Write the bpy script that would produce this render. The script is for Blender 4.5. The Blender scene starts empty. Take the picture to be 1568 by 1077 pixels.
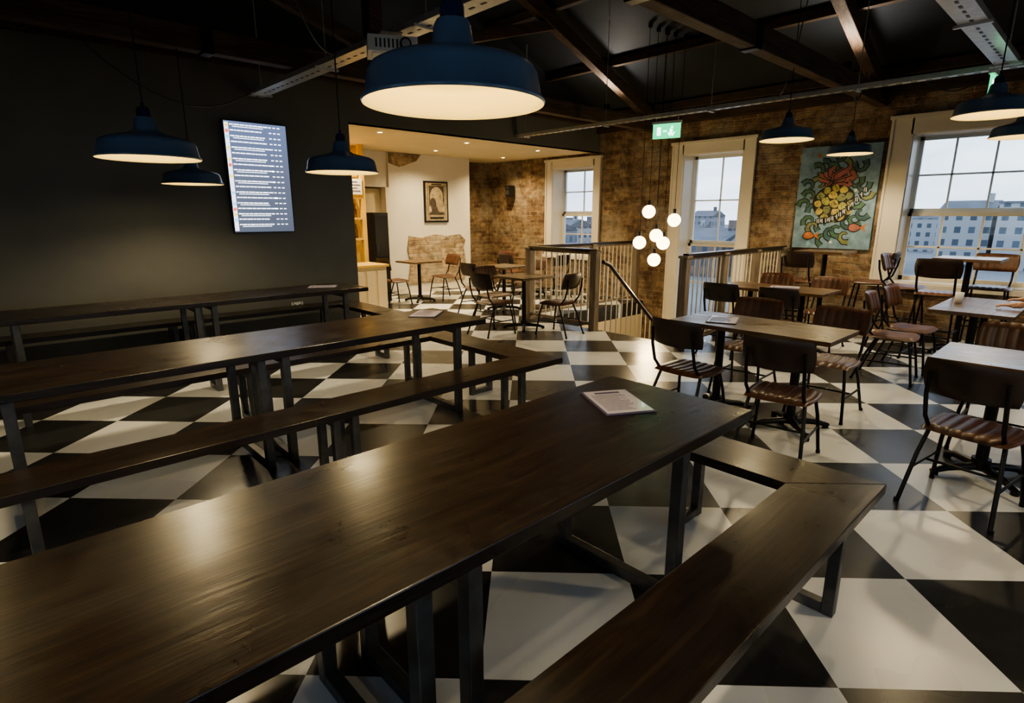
import bpy, math, random
from mathutils import Vector, Matrix
random.seed(7)
D=bpy.data; SC=bpy.context.scene
# ------------------------------------------------------------------ materials
def newmat(name):
    m=D.materials.new(name); m.use_nodes=True
    nt=m.node_tree; b=nt.nodes['Principled BSDF']
    return m,nt,b
def N(nt,t,**k):
    n=nt.nodes.new(t)
    for a,v in k.items(): setattr(n,a,v)
    return n
def L(nt,a,b): nt.links.new(a,b)
def ramp(nt,fac,stops):
    r=N(nt,'ShaderNodeValToRGB'); e=r.color_ramp.elements
    while len(e)<len(stops): e.new(.5)
    for i,(p,c) in enumerate(stops):
        e[i].position=p; e[i].color=(c[0],c[1],c[2],1)
    L(nt,fac,r.inputs[0]); return r.outputs[0]
def noise(nt,vec,scale,detail=4,rough=.55,dist=0):
    n=N(nt,'ShaderNodeTexNoise'); n.inputs['Scale'].default_value=scale
    n.inputs['Detail'].default_value=detail; n.inputs['Roughness'].default_value=rough
    n.inputs['Distortion'].default_value=dist
    if vec is not None: L(nt,vec,n.inputs['Vector'])
    return n
def mapping(nt,src,scale=(1,1,1),rot=(0,0,0),loc=(0,0,0)):
    m=N(nt,'ShaderNodeMapping'); m.inputs['Scale'].default_value=scale
    m.inputs['Rotation'].default_value=rot; m.inputs['Location'].default_value=loc
    L(nt,src,m.inputs['Vector']); return m.outputs[0]
def coord(nt,k='Object'): return N(nt,'ShaderNodeTexCoord').outputs[k]
def geo(nt): return N(nt,'ShaderNodeNewGeometry').outputs['Position']
def bump(nt,b,h,strength=.3,dist=.01):
    n=N(nt,'ShaderNodeBump'); n.inputs['Strength'].default_value=strength; n.inputs['Distance'].default_value=dist
    L(nt,h,n.inputs['Height']); L(nt,n.outputs[0],b.inputs['Normal'])
def simple(name,col,rough=.5,metal=0,var=.15,nscale=8,bmp=.05,coat=0):
    m,nt,b=newmat(name); g=coord(nt)
    n=noise(nt,g,nscale)
    c=ramp(nt,n.outputs[0],[(.3,[x*(1-var) for x in col]),(.7,[min(1,x*(1+var)) for x in col])])
    L(nt,c,b.inputs['Base Color']); b.inputs['Roughness'].default_value=rough; b.inputs['Metallic'].default_value=metal
    b.inputs['Coat Weight'].default_value=coat
    if bmp: bump(nt,b,n.outputs[0],bmp,.01)
    return m
def emis(name,col,st):
    m,nt,b=newmat(name); b.inputs['Base Color'].default_value=(*col,1)
    b.inputs['Emission Color'].default_value=(*col,1); b.inputs['Emission Strength'].default_value=st
    return m
def wood(name,c0,c1,c2,axis='x',rough=.33,coat=.3,scale=1.0,knot=.8):
    m,nt,b=newmat(name); g=geo(nt)
    sc={'x':(1.0*scale,9*scale,9*scale),'y':(9*scale,1.0*scale,9*scale),'z':(9*scale,9*scale,1.0*scale)}[axis]
    v=mapping(nt,g,sc)
    n1=noise(nt,v,1.5,7,.6,1.4); n2=noise(nt,mapping(nt,v,tuple(.35 if abs(q-scale)<1e-6 else 1 for q in sc)),9,4,.6)
    mx=N(nt,'ShaderNodeMix'); mx.inputs[0].default_value=.35
    L(nt,n1.outputs[0],mx.inputs[2]); L(nt,n2.outputs[0],mx.inputs[3])
    col=ramp(nt,mx.outputs[0],[(.34,c0),(.5,c1),(.66,c2)])
    vk=mapping(nt,g,{'x':(1.7,4.2,.01),'y':(4.2,1.7,.01),'z':(5,5,2.2)}[axis])
    dn=noise(nt,g,7,1); dv=N(nt,'ShaderNodeVectorMath',operation='SCALE'); L(nt,dn.outputs['Color'],dv.inputs[0]); dv.inputs['Scale'].default_value=.10
    da=N(nt,'ShaderNodeVectorMath',operation='ADD'); L(nt,vk,da.inputs[0]); L(nt,dv.outputs[0],da.inputs[1])
    vo=N(nt,'ShaderNodeTexVoronoi'); vo.inputs['Scale'].default_value=1.0; L(nt,da.outputs[0],vo.inputs['Vector'])
    sc_=N(nt,'ShaderNodeSeparateColor'); L(nt,vo.outputs['Color'],sc_.inputs[0])
    off=N(nt,'ShaderNodeMath',operation='MULTIPLY_ADD'); L(nt,sc_.outputs[0],off.inputs[0]); off.inputs[1].default_value=.30; L(nt,vo.outputs['Distance'],off.inputs[2])
    kr=ramp(nt,off.outputs[0],[(.05,(.10,.10,.10)),(.11,(.8,.8,.8)),(.20,(1,1,1))])
    mm=N(nt,'ShaderNodeMix',data_type='RGBA',blend_type='MULTIPLY'); mm.inputs[0].default_value=knot
    L(nt,col,mm.inputs[6]); L(nt,kr,mm.inputs[7])
    L(nt,mm.outputs[2],b.inputs['Base Color'])
    rn=noise(nt,g,3,4,.6,.8); rr=N(nt,'ShaderNodeMapRange'); rr.inputs[1].default_value=.3; rr.inputs[2].default_value=.7; rr.inputs[3].default_value=rough-.05; rr.inputs[4].default_value=rough+.12
    L(nt,rn.outputs[0],rr.inputs[0]); L(nt,rr.outputs[0],b.inputs['Roughness'])
    b.inputs['Coat Weight'].default_value=coat; b.inputs['Coat Roughness'].default_value=.24
    hh=N(nt,'ShaderNodeMath',operation='MULTIPLY_ADD'); L(nt,kr,hh.inputs[0]); hh.inputs[1].default_value=-.5*knot; L(nt,mx.outputs[0],hh.inputs[2])
    bump(nt,b,hh.outputs[0],.30,.007)
    return m
def floor_mat():
    m,nt,b=newmat('checker_vinyl'); g=geo(nt)
    s=.61; P0=(1.041,1.268,0)
    sub=N(nt,'ShaderNodeVectorMath',operation='SUBTRACT'); L(nt,g,sub.inputs[0]); sub.inputs[1].default_value=P0
    def dot(v):
        d=N(nt,'ShaderNodeVectorMath',operation='DOT_PRODUCT'); L(nt,sub.outputs[0],d.inputs[0]); d.inputs[1].default_value=v; return d.outputs['Value']
    k=math.sqrt(.5)/s
    u=dot((k,-k,0)); v=dot((k,k,0))
    c=N(nt,'ShaderNodeCombineXYZ'); L(nt,u,c.inputs[0]); L(nt,v,c.inputs[1]); c.inputs[2].default_value=1.5
    ch=N(nt,'ShaderNodeTexChecker'); ch.inputs['Scale'].default_value=1; L(nt,c.outputs[0],ch.inputs['Vector'])
    n=noise(nt,g,1.4,2,.5,.3); n2=noise(nt,g,14,4,.6)
    w=ramp(nt,n.outputs[0],[(.3,(.74,.76,.78)),(.7,(.81,.83,.85))])
    d=ramp(nt,n2.outputs[0],[(.3,(.024,.024,.026)),(.75,(.036,.036,.037))])
    mx=N(nt,'ShaderNodeMix',data_type='RGBA'); L(nt,ch.outputs['Fac'],mx.inputs[0])
    L(nt,d,mx.inputs[6]); L(nt,w,mx.inputs[7]); L(nt,mx.outputs[2],b.inputs['Base Color'])
    rr=N(nt,'ShaderNodeMapRange'); rr.inputs[3].default_value=.20; rr.inputs[4].default_value=.36
    L(nt,n.outputs[0],rr.inputs[0]); L(nt,rr.outputs[0],b.inputs['Roughness'])
    n3=noise(nt,g,3,2,.5); bump(nt,b,n3.outputs[0],.12,.015)
    return m
def brick_mat(name,c1,c2,cm,pale=.35):
    m,nt,b=newmat(name); g=geo(nt)
    sp=N(nt,'ShaderNodeSeparateXYZ'); L(nt,g,sp.inputs[0])
    ad=N(nt,'ShaderNodeMath',operation='ADD'); L(nt,sp.outputs[0],ad.inputs[0]); L(nt,sp.outputs[1],ad.inputs[1])
    c=N(nt,'ShaderNodeCombineXYZ'); L(nt,ad.outputs[0],c.inputs[0]); L(nt,sp.outputs[2],c.inputs[1])
    nd=noise(nt,g,3.5,3); nv=N(nt,'ShaderNodeVectorMath',operation='SCALE'); L(nt,nd.outputs['Color'],nv.inputs[0]); nv.inputs['Scale'].default_value=.08
    av=N(nt,'ShaderNodeVectorMath',operation='ADD'); L(nt,c.outputs[0],av.inputs[0]); L(nt,nv.outputs[0],av.inputs[1])
    br=N(nt,'ShaderNodeTexBrick'); L(nt,av.outputs[0],br.inputs['Vector'])
    br.inputs['Scale'].default_value=1; br.inputs['Brick Width'].default_value=.24; br.inputs['Row Height'].default_value=.085
    br.inputs['Mortar Size'].default_value=.012; br.inputs['Mortar Smooth'].default_value=.4; br.inputs['Bias'].default_value=-.1
    br.inputs['Color1'].default_value=(*c1,1); br.inputs['Color2'].default_value=(*c2,1); br.inputs['Mortar'].default_value=(*cm,1)
    n1=noise(nt,g,1.3,6,.65,.5); n2=noise(nt,g,8,6,.75); n4=noise(nt,g,2.4,4,.7,.3)
    dk=ramp(nt,n2.outputs[0],[(.32,(.26,.24,.23)),(.62,(1.2,1.17,1.12))])
    m1=N(nt,'ShaderNodeMix',data_type='RGBA',blend_type='MULTIPLY'); m1.inputs[0].default_value=.9
    L(nt,br.outputs[0],m1.inputs[6]); L(nt,dk,m1.inputs[7])
    pf=ramp(nt,n1.outputs[0],[(.48,(0,0,0)),(.64,(pale,pale,pale))])
    m2=N(nt,'ShaderNodeMix',data_type='RGBA'); L(nt,pf,m2.inputs[0]); L(nt,m1.outputs[2],m2.inputs[6]); m2.inputs[7].default_value=(.50,.44,.34,1)
    st=ramp(nt,n4.outputs[0],[(.36,(.50,.46,.43)),(.52,(1,1,1))])
    m3=N(nt,'ShaderNodeMix',data_type='RGBA',blend_type='MULTIPLY'); m3.inputs[0].default_value=.85; L(nt,m2.outputs[2],m3.inputs[6]); L(nt,st,m3.inputs[7])
    L(nt,m3.outputs[2],b.inputs['Base Color']); b.inputs['Roughness'].default_value=.85
    hh=N(nt,'ShaderNodeMath',operation='MULTIPLY_ADD'); L(nt,br.outputs['Fac'],hh.inputs[0]); hh.inputs[1].default_value=-.7; L(nt,n2.outputs[0],hh.inputs[2])
    bump(nt,b,hh.outputs[0],1.0,.04)
    return m
M={}
M['floor']=floor_mat()
M['brick']=brick_mat('old_brick',(.22,.13,.08),(.44,.31,.19),(.36,.29,.20),.6)
M['stone']=brick_mat('exposed_stone',(.46,.33,.21),(.66,.52,.37),(.52,.44,.33),.6)
M['grey']=simple('grey_paint',(.135,.135,.118),.5,0,.06,3,.05)
M['dark']=simple('dark_roof_paint',(.018,.022,.028),.7,0,.2,2,.1)
M['cream']=simple('cream_plaster',(.66,.56,.38),.7,0,.05,2,.05)
M['white']=simple('white_plaster',(.70,.67,.60),.7,0,.05,2,.08)
M['trimw']=simple('white_gloss_trim',(.70,.65,.55),.35,0,.03,3,.02)
M['tablex']=wood('dark_stained_wood',(.006,.0035,.0025),(.016,.009,.006),(.036,.021,.012),'x',.29,.3)
M['tabley']=wood('dark_stained_wood_cross',(.008,.0045,.003),(.022,.012,.007),(.048,.028,.016),'y',.30,.3)
M['beam']=wood('old_timber_x',(.03,.018,.011),(.075,.047,.028),(.13,.083,.05),'x',.7,0,1,.3)
M['beamy']=wood('old_timber_y',(.022,.014,.009),(.055,.036,.023),(.10,.066,.042),'y',.7,0,1,.3)
M['cafe']=wood('rustic_table_top',(.045,.025,.012),(.12,.070,.033),(.22,.135,.068),'y',.30,.35)
M['post']=wood('weathered_post',(.12,.09,.06),(.20,.16,.12),(.30,.25,.18),'z',.6,0)
M['rail']=simple('dark_handrail',(.02,.013,.009),.3,0,.2,6,.03,.4)
M['steel']=simple('raw_steel',(.14,.14,.14),.38,.8,.25,12,.03)
M['black']=simple('black_metal',(.014,.014,.015),.35,.5,.1,10,.02)
M['galv']=simple('galvanised_steel',(.60,.61,.61),.35,.6,.12,20,.03)
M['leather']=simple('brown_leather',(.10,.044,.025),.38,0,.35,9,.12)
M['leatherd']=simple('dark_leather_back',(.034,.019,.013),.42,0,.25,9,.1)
M['blue']=simple('blue_enamel',(.11,.18,.29),.28,0,.10,5,.01,.4)
M['navy']=simple('navy_cap',(.018,.035,.10),.22,0,.1,5,.01,.6)
M['shadein']=simple('cream_enamel_inner',(.84,.70,.36),.45,0,.03,3,0)
M['bulb']=emis('warm_bulb',(1,.82,.45),16)
M['globe']=emis('opal_globe',(1,.80,.46),4)
M['down']=emis('downlight_lens',(1,.8,.45),12)
M['green']=emis('exit_green',(.03,.75,.30),1.1)
M['signw']=emis('exit_white',(.8,1,.9),2.2)
M['plastic']=simple('white_plastic',(.78,.78,.76),.4,0,.03,4,.01)
M['blackp']=simple('black_plastic',(.01,.01,.011),.35,0,.1,4,.01)
M['yellow']=simple('yellow_ply',(.66,.44,.12),.5,0,.15,4,.02)
M['balus']=simple('white_baluster',(.62,.60,.54),.4,0,.05,4,.01)
M['stair']=simple('stair_tread',(.10,.06,.035),.5,0,.2,5,.05)
M['paper']=simple('paper_sheet',(.66,.62,.74),.35,0,.04,20,0,.5)
M['ink']=simple('printed_ink',(.12,.10,.17),.5,0,.1,20,0)
def glass():
    m,nt,b=newmat('window_glass'); nt.nodes.remove(b)
    t=N(nt,'ShaderNodeBsdfTransparent'); t.inputs[0].default_value=(.97,.985,1,1); g=N(nt,'ShaderNodeBsdfGlossy'); g.inputs['Roughness'].default_value=.02
    fr=N(nt,'ShaderNodeFresnel'); fr.inputs[0].default_value=1.3
    x=N(nt,'ShaderNodeMixShader'); L(nt,fr.outputs[0],x.inputs[0]); L(nt,t.outputs[0],x.inputs[1]); L(nt,g.outputs[0],x.inputs[2])
    L(nt,x.outputs[0],nt.nodes['Material Output'].inputs[0]); return m
M['glass']=glass()
# ------------------------------------------------------------------ mesh builder
class B:
    def __init__(s): s.v=[];s.f=[];s.m=[];s.sm=[]
    def add(s,vs,fs,m,smooth=False,T=None):
        o=len(s.v)
        for p in vs:
            p=Vector(p)
            if T is not None: p=T@p
            s.v.append(p)
        for f in fs: s.f.append([i+o for i in f]); s.m.append(m); s.sm.append(smooth)
    def box(s,c,d,m=0,rz=0,T=None):
        x,y,z=[k/2 for k in d]; R=Matrix.Translation(Vector(c))@Matrix.Rotation(rz,4,'Z')
        if T is not None: R=Matrix.Translation(Vector(c))@T
        vs=[(i,j,k) for k in(-z,z) for j in(-y,y) for i in(-x,x)]
        s.add(vs,[(0,2,3,1),(4,5,7,6),(0,1,5,4),(2,6,7,3),(0,4,6,2),(1,3,7,5)],m,False,R)
    def b2(s,a,b,m=0):
        s.box([(a[i]+b[i])/2 for i in range(3)],[abs(b[i]-a[i]) for i in range(3)],m)
    def prism(s,poly,z0,z1,m=0,T=None):
        n=len(poly)
        vs=[(p[0],p[1],z0) for p in poly]+[(p[0],p[1],z1) for p in poly]
        fs=[tuple(range(n))[::-1],tuple(range(n,2*n))]+[(i,(i+1)%n,(i+1)%n+n,i+n) for i in range(n)]
        s.add(vs,fs,m,False,T)
    def tube(s,pts,r,m=0,seg=8,closed=False):
        pts=[Vector(p) for p in pts]; n=len(pts); vs=[];fs=[]
        prev=None
        for i,p in enumerate(pts):
            if i==0: t=pts[1]-p
            elif i==n-1: t=p-pts[i-1]
            else: t=(pts[i+1]-p).normalized()+(p-pts[i-1]).normalized()
            t.normalize()
            if prev is None:
                a=Vector((0,0,1)) if abs(t.z)<.9 else Vector((1,0,0)); u=t.cross(a).normalized()
            else: u=(prev-t*prev.dot(t)).normalized()
            prev=u; w=t.cross(u)
            rr=r[i] if isinstance(r,(list,tuple)) else r
            for k in range(seg):
                a=2*math.pi*k/seg; vs.append(p+(u*math.cos(a)+w*math.sin(a))*rr)
        for i in range(n-1):
            for k in range(seg):
                a=i*seg+k;b=i*seg+(k+1)%seg; fs.append((a,b,b+seg,a+seg))
        s.add(vs,fs,m,True)
        s.add(vs[:seg],[tuple(range(seg))[::-1]],m); s.add(vs[-seg:],[tuple(range(seg))],m)
    def lathe(s,prof,m=0,seg=40,c=(0,0,0)):
        vs=[];fs=[]
        for r,z in prof:
            for k in range(seg):
                a=2*math.pi*k/seg; vs.append((c[0]+r*math.cos(a),c[1]+r*math.sin(a),c[2]+z))
        for i in range(len(prof)-1):
            for k in range(seg):
                a=i*seg+k;b=i*seg+(k+1)%seg; fs.append((a,b,b+seg,a+seg))
        s.add(vs,fs,m,True)
    def sphere(s,c,r,m=0,seg=24,rings=12,sq=(1,1,1)):
        vs=[];fs=[]
        for i in range(rings+1):
            t=math.pi*i/rings
            for k in range(seg):
                a=2*math.pi*k/seg; vs.append((c[0]+sq[0]*r*math.sin(t)*math.cos(a),c[1]+sq[1]*r*math.sin(t)*math.sin(a),c[2]+sq[2]*r*math.cos(t)))
        for i in range(rings):
            for k in range(seg):
                a=i*seg+k;b=i*seg+(k+1)%seg; fs.append((a,a+seg,b+seg,b))
        s.add(vs,fs,m,True)
    def surf(s,fn,nu,nv,m=0):
        vs=[fn(-1+2*i/nu,-1+2*j/nv) for j in range(nv+1) for i in range(nu+1)]
        s.add(vs,[(j*(nu+1)+i,j*(nu+1)+i+1,(j+1)*(nu+1)+i+1,(j+1)*(nu+1)+i) for j in range(nv) for i in range(nu)],m,True)
    def mesh(s,name,mats):
        me=D.meshes.new(name); me.from_pydata([tuple(p) for p in s.v],[],s.f)
        for k in mats: me.materials.append(M[k])
        for p,mi,sm in zip(me.polygons,s.m,s.sm): p.material_index=mi; p.use_smooth=sm
        me.update(); return me
    def obj(s,name,mats,loc=(0,0,0),rz=0,bevel=0,parent=None):
        return place(s.mesh(name,mats),name,loc,rz,bevel,parent)
def place(me,name,loc=(0,0,0),rz=0,bevel=0,parent=None):
    o=D.objects.new(name,me); SC.collection.objects.link(o); o.location=loc; o.rotation_euler=(0,0,rz)
    if bevel:
        b=o.modifiers.new('bevel','BEVEL'); b.width=bevel; b.segments=2; b.limit_method='ANGLE'; b.angle_limit=math.radians(50)
    if parent: o.parent=parent
    return o
def light(name,kind,loc,energy,col,size=.05,parent=None,rot=(0,0,0),**k):
    l=D.lights.new(name,kind); l.energy=energy; l.color=col
    if kind in('POINT','SPOT'): l.shadow_soft_size=size
    for a,v in k.items(): setattr(l,a,v)
    o=D.objects.new(name,l); SC.collection.objects.link(o); o.location=loc; o.rotation_euler=rot
    if parent: o.parent=parent
    return o
# ------------------------------------------------------------------ room shell
XW=9.1; YG=7.2; X0=-2.2; Y0=-3.2; YB=10.5; XR=3.5
SL=.38; ZE=3.35
def roofz(x): return ZE+SL*(XW-x) if x>=XR else ZE+SL*(XW-XR)-SL*(XR-x)*1.02
HX0,HX1,HY0,HY1=6.22,XW,3.6,6.05
b=B()
b.b2((X0,Y0,-.25),(HX0,YB,0)); b.b2((HX0,Y0,-.25),(XW,HY0,0)); b.b2((HX0,HY1,-.25),(XW,YB,0))
b.obj('floor',['floor'])
OP=[(7.30,8.42,.75,2.52),(4.32,5.38,-.30,2.58),(.42,2.10,.68,2.60),(-2.5,-.9,.68,2.60)]  # last opening is an unseen window added for its daylight
T=.42
def walled(ops,lo,hi,zlo,zhi,tf,name,mats):
    b=B(); cur=lo
    for (a,c,z0,z1) in sorted(ops):
        b.b2((0,cur,zlo),(T,a,zhi)); b.b2((0,a,zlo),(T,c,z0)); b.b2((0,a,z1),(T,c,zhi)); cur=c
    b.b2((0,cur,zlo),(T,hi,zhi)); b.v=[Vector(tf(*p)) for p in b.v]
    return b.obj(name,mats)
tr_right=lambda x,y,z:(XW+x,y,z)
tr_front=lambda x,y,z:(y,Y0-x,z)
tr_entry=lambda x,y,z:(X0-x,y,z)
walled(OP,Y0,YB+.3,-3,3.4,tr_right,'wall_right',['brick'])
OPF=[(-1.2,.7,.7,2.7),(1.7,3.6,.7,2.7),(4.6,6.5,.7,2.7)]
walled(OPF,X0-.3,XW,-.25,3.35,tr_front,'wall_front',['cream'])
OPE=[(-1.8,-.2,.7,2.7),(1.2,2.8,.7,2.7)]  # out-of-view windows, added to let more daylight in
walled(OPE,Y0,YG,-.25,3.35,tr_entry,'wall_entry',['grey'])
def window(i,op,nx,arch,tf,sill=True,base=None,mirror=False):
    y0,y1,z0,z1=op
    b=B(); xf=.30; t=.045
    b.b2((-.01,y0,z0),(T,y0+.02,z1)); b.b2((-.01,y1-.02,z0),(T,y1,z1))
    b.b2((-.01,y0,z1-.02),(T,y1,z1)); b.b2((-.01,y0,z0),(T,y1,z0+.02))
    w=arch; zb=z0-.05 if base is None else base
    b.b2((-.045,y0-w,zb),(-.002,y0+.01,z1+w*.75)); b.b2((-.045,y1-.01,zb),(-.002,y1+w,z1+w*.75))
    b.b2((-.045,y0-.01,z1-.01),(-.002,y1+.01,z1+w*.75))
    b.b2((-.075,y0-w-.02,z1+w*.75),(-.002,y1+w+.02,z1+w*.75+.045))
    for yy in (y0-w,y1+w-.03): b.b2((-.06,yy,zb),(-.002,yy+.03,z1+w*.75))
    if sill: b.b2((-.09,y0-w-.03,z0-.06),(T,y1+w+.03,z0))
    zm=z0+(z1-z0)*.48
    for k,(a,c,xo) in enumerate(((z0+.02,zm,0),(zm,z1-.02,.05))):
        x=xf+xo
        b.b2((x,y0+.02,a),(x+.04,y0+.02+t,c)); b.b2((x,y1-.02-t,a),(x+.04,y1-.02,c))
        b.b2((x,y0+.02,a),(x+.04,y1-.02,a+t+ .01)); b.b2((x,y0+.02,c-t),(x+.04,y1-.02,c))
        for q in range(1,nx):
            yy=y0+(y1-y0)*q/nx; b.b2((x+.008,yy-.011,a),(x+.032,yy+.011,c))
        zz=a+(c-a)/2; b.b2((x+.008,y0+.03,zz-.011),(x+.032,y1-.03,zz+.011))
    b.b2((xf+.02,y0+.03,z0+.03),(xf+.023,y1-.03,z1-.03),1)
    b.v=[Vector(tf(*p)) for p in b.v]
    b.obj('window_%d'%i,['trimw','glass'])
window(1,OP[0],2,.17,tr_right); window(2,OP[1],2,.20,tr_right,False,-.3); window(3,OP[2],4,.24,tr_right); window(4,OP[3],4,.24,tr_right)
for i,o in enumerate(OPF): window(5+i,o,4,.18,tr_front)
for i,o in enumerate(OPE): window(8+i,o,4,.18,tr_entry)
XO=3.84; ZO=2.75
b=B(); b.b2((X0-.42,YG,-.25),(XO,YG+.15,ZO)); b.obj('wall_left',['grey'])
TG=Matrix(((1,0,0,0),(0,0,-1,0),(0,1,0,0),(0,0,0,1)))
def gable(b,y0,y1,z0,m,x0=X0-.42,x1=XW):
    poly=[(x0,z0),(x1,z0),(x1,roofz(x1)+.02),(XR,roofz(XR)+.02),(x0,roofz(x0)+.02)]
    b.prism(poly,-y1,-y0,m,TG)
b=B()
b.b2((X0-.42,YG,ZO),(XO,YG+.15,3.2),1)
b.b2((XO,YG-.001,ZO),(XW,YG+.15,3.2),1)
gable(b,YG,YG+.15,3.2,0)
b.obj('wall_gable',['dark','grey'])
b=B(); gable(b,Y0-.42,Y0,3.35,0); b.obj('wall_gable_front',['dark'])
b=B()
for (xa,xb) in ((X0-.42,XR),(XR,XW+T)):
    za,zb=roofz(xa),roofz(xb)
    vs=[(xa,Y0-.42,za),(xb,Y0-.42,zb),(xb,YG+.15,zb),(xa,YG+.15,za)]; vs+=[(x,y,z+.12) for x,y,z in vs]
    b.add(vs,[(3,2,1,0),(4,5,6,7),(0,1,5,4),(1,2,6,5),(2,3,7,6),(3,0,4,7)],0)
b.obj('ceiling_roof',['dark'])
b=B()
for x in (8.9,7.6,6.3,5.0,3.7,2.2,.8,-.7):
    z=roofz(x)-.075
    b.b2((x-.045,Y0,z-.06),(x+.045,YG,z+.05))
b.obj('trim_purlins',['beamy'])
def rafter(b,y,xa,za,xb,zb,w,h,m=0):
    d=Vector((xb-xa,0,zb-za)); ln=d.length; a=math.atan2(d.z,d.x)
    b.box(((xa+xb)/2,y,(za+zb)/2),(ln,w,h),m,T=Matrix.Rotation(-a,4,'Y'))
for y in (5.9,2.5,-.9):
    b=B(); w=.13
    b.b2((X0,y-w/2,2.97),(XW,y+w/2,3.17))
    rafter(b,y,XW,roofz(XW)-.25,XR,roofz(XR)-.25,w,.18); rafter(b,y,X0,roofz(X0)-.25,XR,roofz(XR)-.25,w,.18)
    b.b2((XR-.08,y-.08,3.1),(XR+.08,y+.08,roofz(XR)-.15))
    rafter(b,y,XR+.05,3.3,6.3,roofz(6.3)-.3,.1,.13); rafter(b,y,XR-.05,3.3,.8,roofz(.8)-.3,.1,.13)
    for x in (5.2,XR,1.8): b.b2((x-.05,y-w/2-.012,2.955),(x+.05,y+w/2+.012,3.185),1)
    b.obj('roof_truss',['beam','black'],bevel=.008)
b=B(); b.b2((XW-.12,Y0,3.08),(XW,YG,3.26)); b.b2((X0,YG-.12,3.2),(XW-.13,YG,3.4)); b.obj('trim_wall_plate',['beamy'])
# far alcove room
b=B(); b.b2((XO,YG,ZO),(XW,YB,ZO+.15)); b.obj('ceiling',['cream'])
b=B(); b.b2((XO-.15,YG+.15,0),(XO,YB+.2,ZO)); b.obj('wall_alcove_side',['cream'])
b=B(); b.b2((XO,YB,-.1),(XW,YB+.2,ZO)); b.obj('wall_back',['brick'])
b=B(); b.b2((6.05,9.9,0),(8.05,YB,ZO)); b.b2((XO,9.95,2.1),(6.05,YB,ZO)); b.b2((XO,9.95,0),(5.05,YB,2.1)); b.b2((5.05,9.95,0),(5.13,YB,2.1),1);b.b2((5.97,9.9,0),(6.05,YB,2.1),1)
b.obj('wall_chimney_breast',['white','trimw'])
def patch(name,pts,y,mat,th=.025):
    b=B(); b.prism(pts,-y,-y+th,0,TG); return b.obj(name,[mat],bevel=.01)
pts=[(6.38,.18),(6.9,.2),(7.3,.17),(7.86,.2),(7.9,.6),(7.84,.9),(7.9,1.05),(7.75,1.18),(7.4,1.15),(7.1,1.19),(6.75,1.12),(6.45,1.17),(6.4,.9),(6.46,.6)]
patch('trim_exposed_stone',pts,9.9,'stone')
patch('trim_exposed_brick',[(6.06,2.55),(6.3,2.48),(6.7,2.62),(6.8,2.74),(6.06,2.74)],9.9,'stone')
b=B(); b.b2((5.14,10.1,0),(5.96,10.14,2.08)); b.b2((5.22,10.085,.15),(5.88,10.1,.95),0); b.b2((5.22,10.085,1.1),(5.88,10.1,1.95),0); b.sphere((5.85,10.06,1.0),.03,1)
b.obj('door_1',['cream','steel'],bevel=.006)
b=B(); b.b2((5.32,9.28,0),(5.62,9.58,1.62)); b.b2((5.335,9.262,.06),(5.605,9.28,.80),0); b.b2((5.335,9.262,.83),(5.605,9.28,1.58),0); b.b2((5.36,9.245,.6),(5.375,9.262,.75),1); b.b2((5.36,9.245,.9),(5.375,9.262,1.05),1)
b.obj('tall_cabinet',['blackp','steel'],bevel=.006)
b=B(); b.b2((X0,YG-.02,0),(XO,YG,.14)); b.obj('baseboard_left',['grey'],bevel=.004)
b=B(); b.b2((6.05,9.88,0),(8.05,9.9,.13)); b.obj('baseboard_back',['trimw'],bevel=.004)
# stairwell
zb=-3
for nm,a,c in (('near',(HX0-.2,HY0-.15,zb),(XW,HY0,-.25)),('far',(HX0-.2,HY1,zb),(XW,HY1+.15,-.25)),('end',(HX0-.2,HY0,zb),(HX0,HY1,-.26))):
    b=B(); b.b2(a,c); b.obj('wall_stairwell_'+nm,['cream'])
b=B(); b.b2((HX0-.2,HY0,zb-.1),(XW,HY1,zb)); b.obj('floor_stairwell',['stair'])
b=B()
n=8
for i in range(n):
    x=HX0+.04+i*.24; z=-.19*(i+1)
    b.b2((x,HY0+.04,z-.04),(x+.27,4.78,z)); b.b2((x+.24,HY0+.04,z-.19),(x+.26,4.78,z-.04),1)
for yy in (HY0+.02,4.78):
    vs=[(HX0+.02,yy,-.0),(HX0+2.0,yy,-1.58),(HX0+2.0,yy,-1.88),(HX0+.02,yy,-.3)]; vs+=[(x,y+.035,z) for x,y,z in vs]
    b.add(vs,[(0,1,2,3),(7,6,5,4),(0,4,5,1),(1,5,6,2),(2,6,7,3),(3,7,4,0)],0)
b.b2((HX0+1.98,HY0+.02,-1.80),(XW-.05,HY1-.02,-1.70))
hx=lambda x: .98-.79*(x-HX0)
b.tube([(HX0,4.80,.95),(HX0+.15,4.80,.90),(HX0+2.1,4.80,hx(HX0+2.1))],.028,3)
for i in range(16):
    x=HX0+.1+i*.125; b.tube([(x,4.80,hx(x)-.02),(x,4.80,hx(x)-.98)],.010,2,6)
b.obj('staircase',['stair','trimw','balus','rail'])
def balustrade(p0,p1,newels,gap=.11):
    b=B(); p0=Vector(p0); p1=Vector(p1); d=(p1-p0); ln=d.length; u=d.normalized(); ang=math.atan2(u.y,u.x)
    mid=(p0+p1)/2
    b.box((mid.x,mid.y,1.10),(ln,.075,.045),1,ang); b.box((mid.x,mid.y,1.065),(ln,.04,.03),0,ang); b.box((mid.x,mid.y,.09),(ln,.045,.04),0,ang)
    n=int(ln/gap)
    for i in range(1,n):
        q=p0+u*(i*ln/n); b.box((q.x,q.y,.58),(.016,.016,.95),2,ang)
    for t in newels:
        q=p0+u*(t*ln); b.box((q.x,q.y,.54),(.10,.10,1.08),0,ang); b.box((q.x,q.y,1.085),(.125,.125,.03),0,ang)
    return b.obj('balustrade',['post','rail','balus'],bevel=.006)
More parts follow.
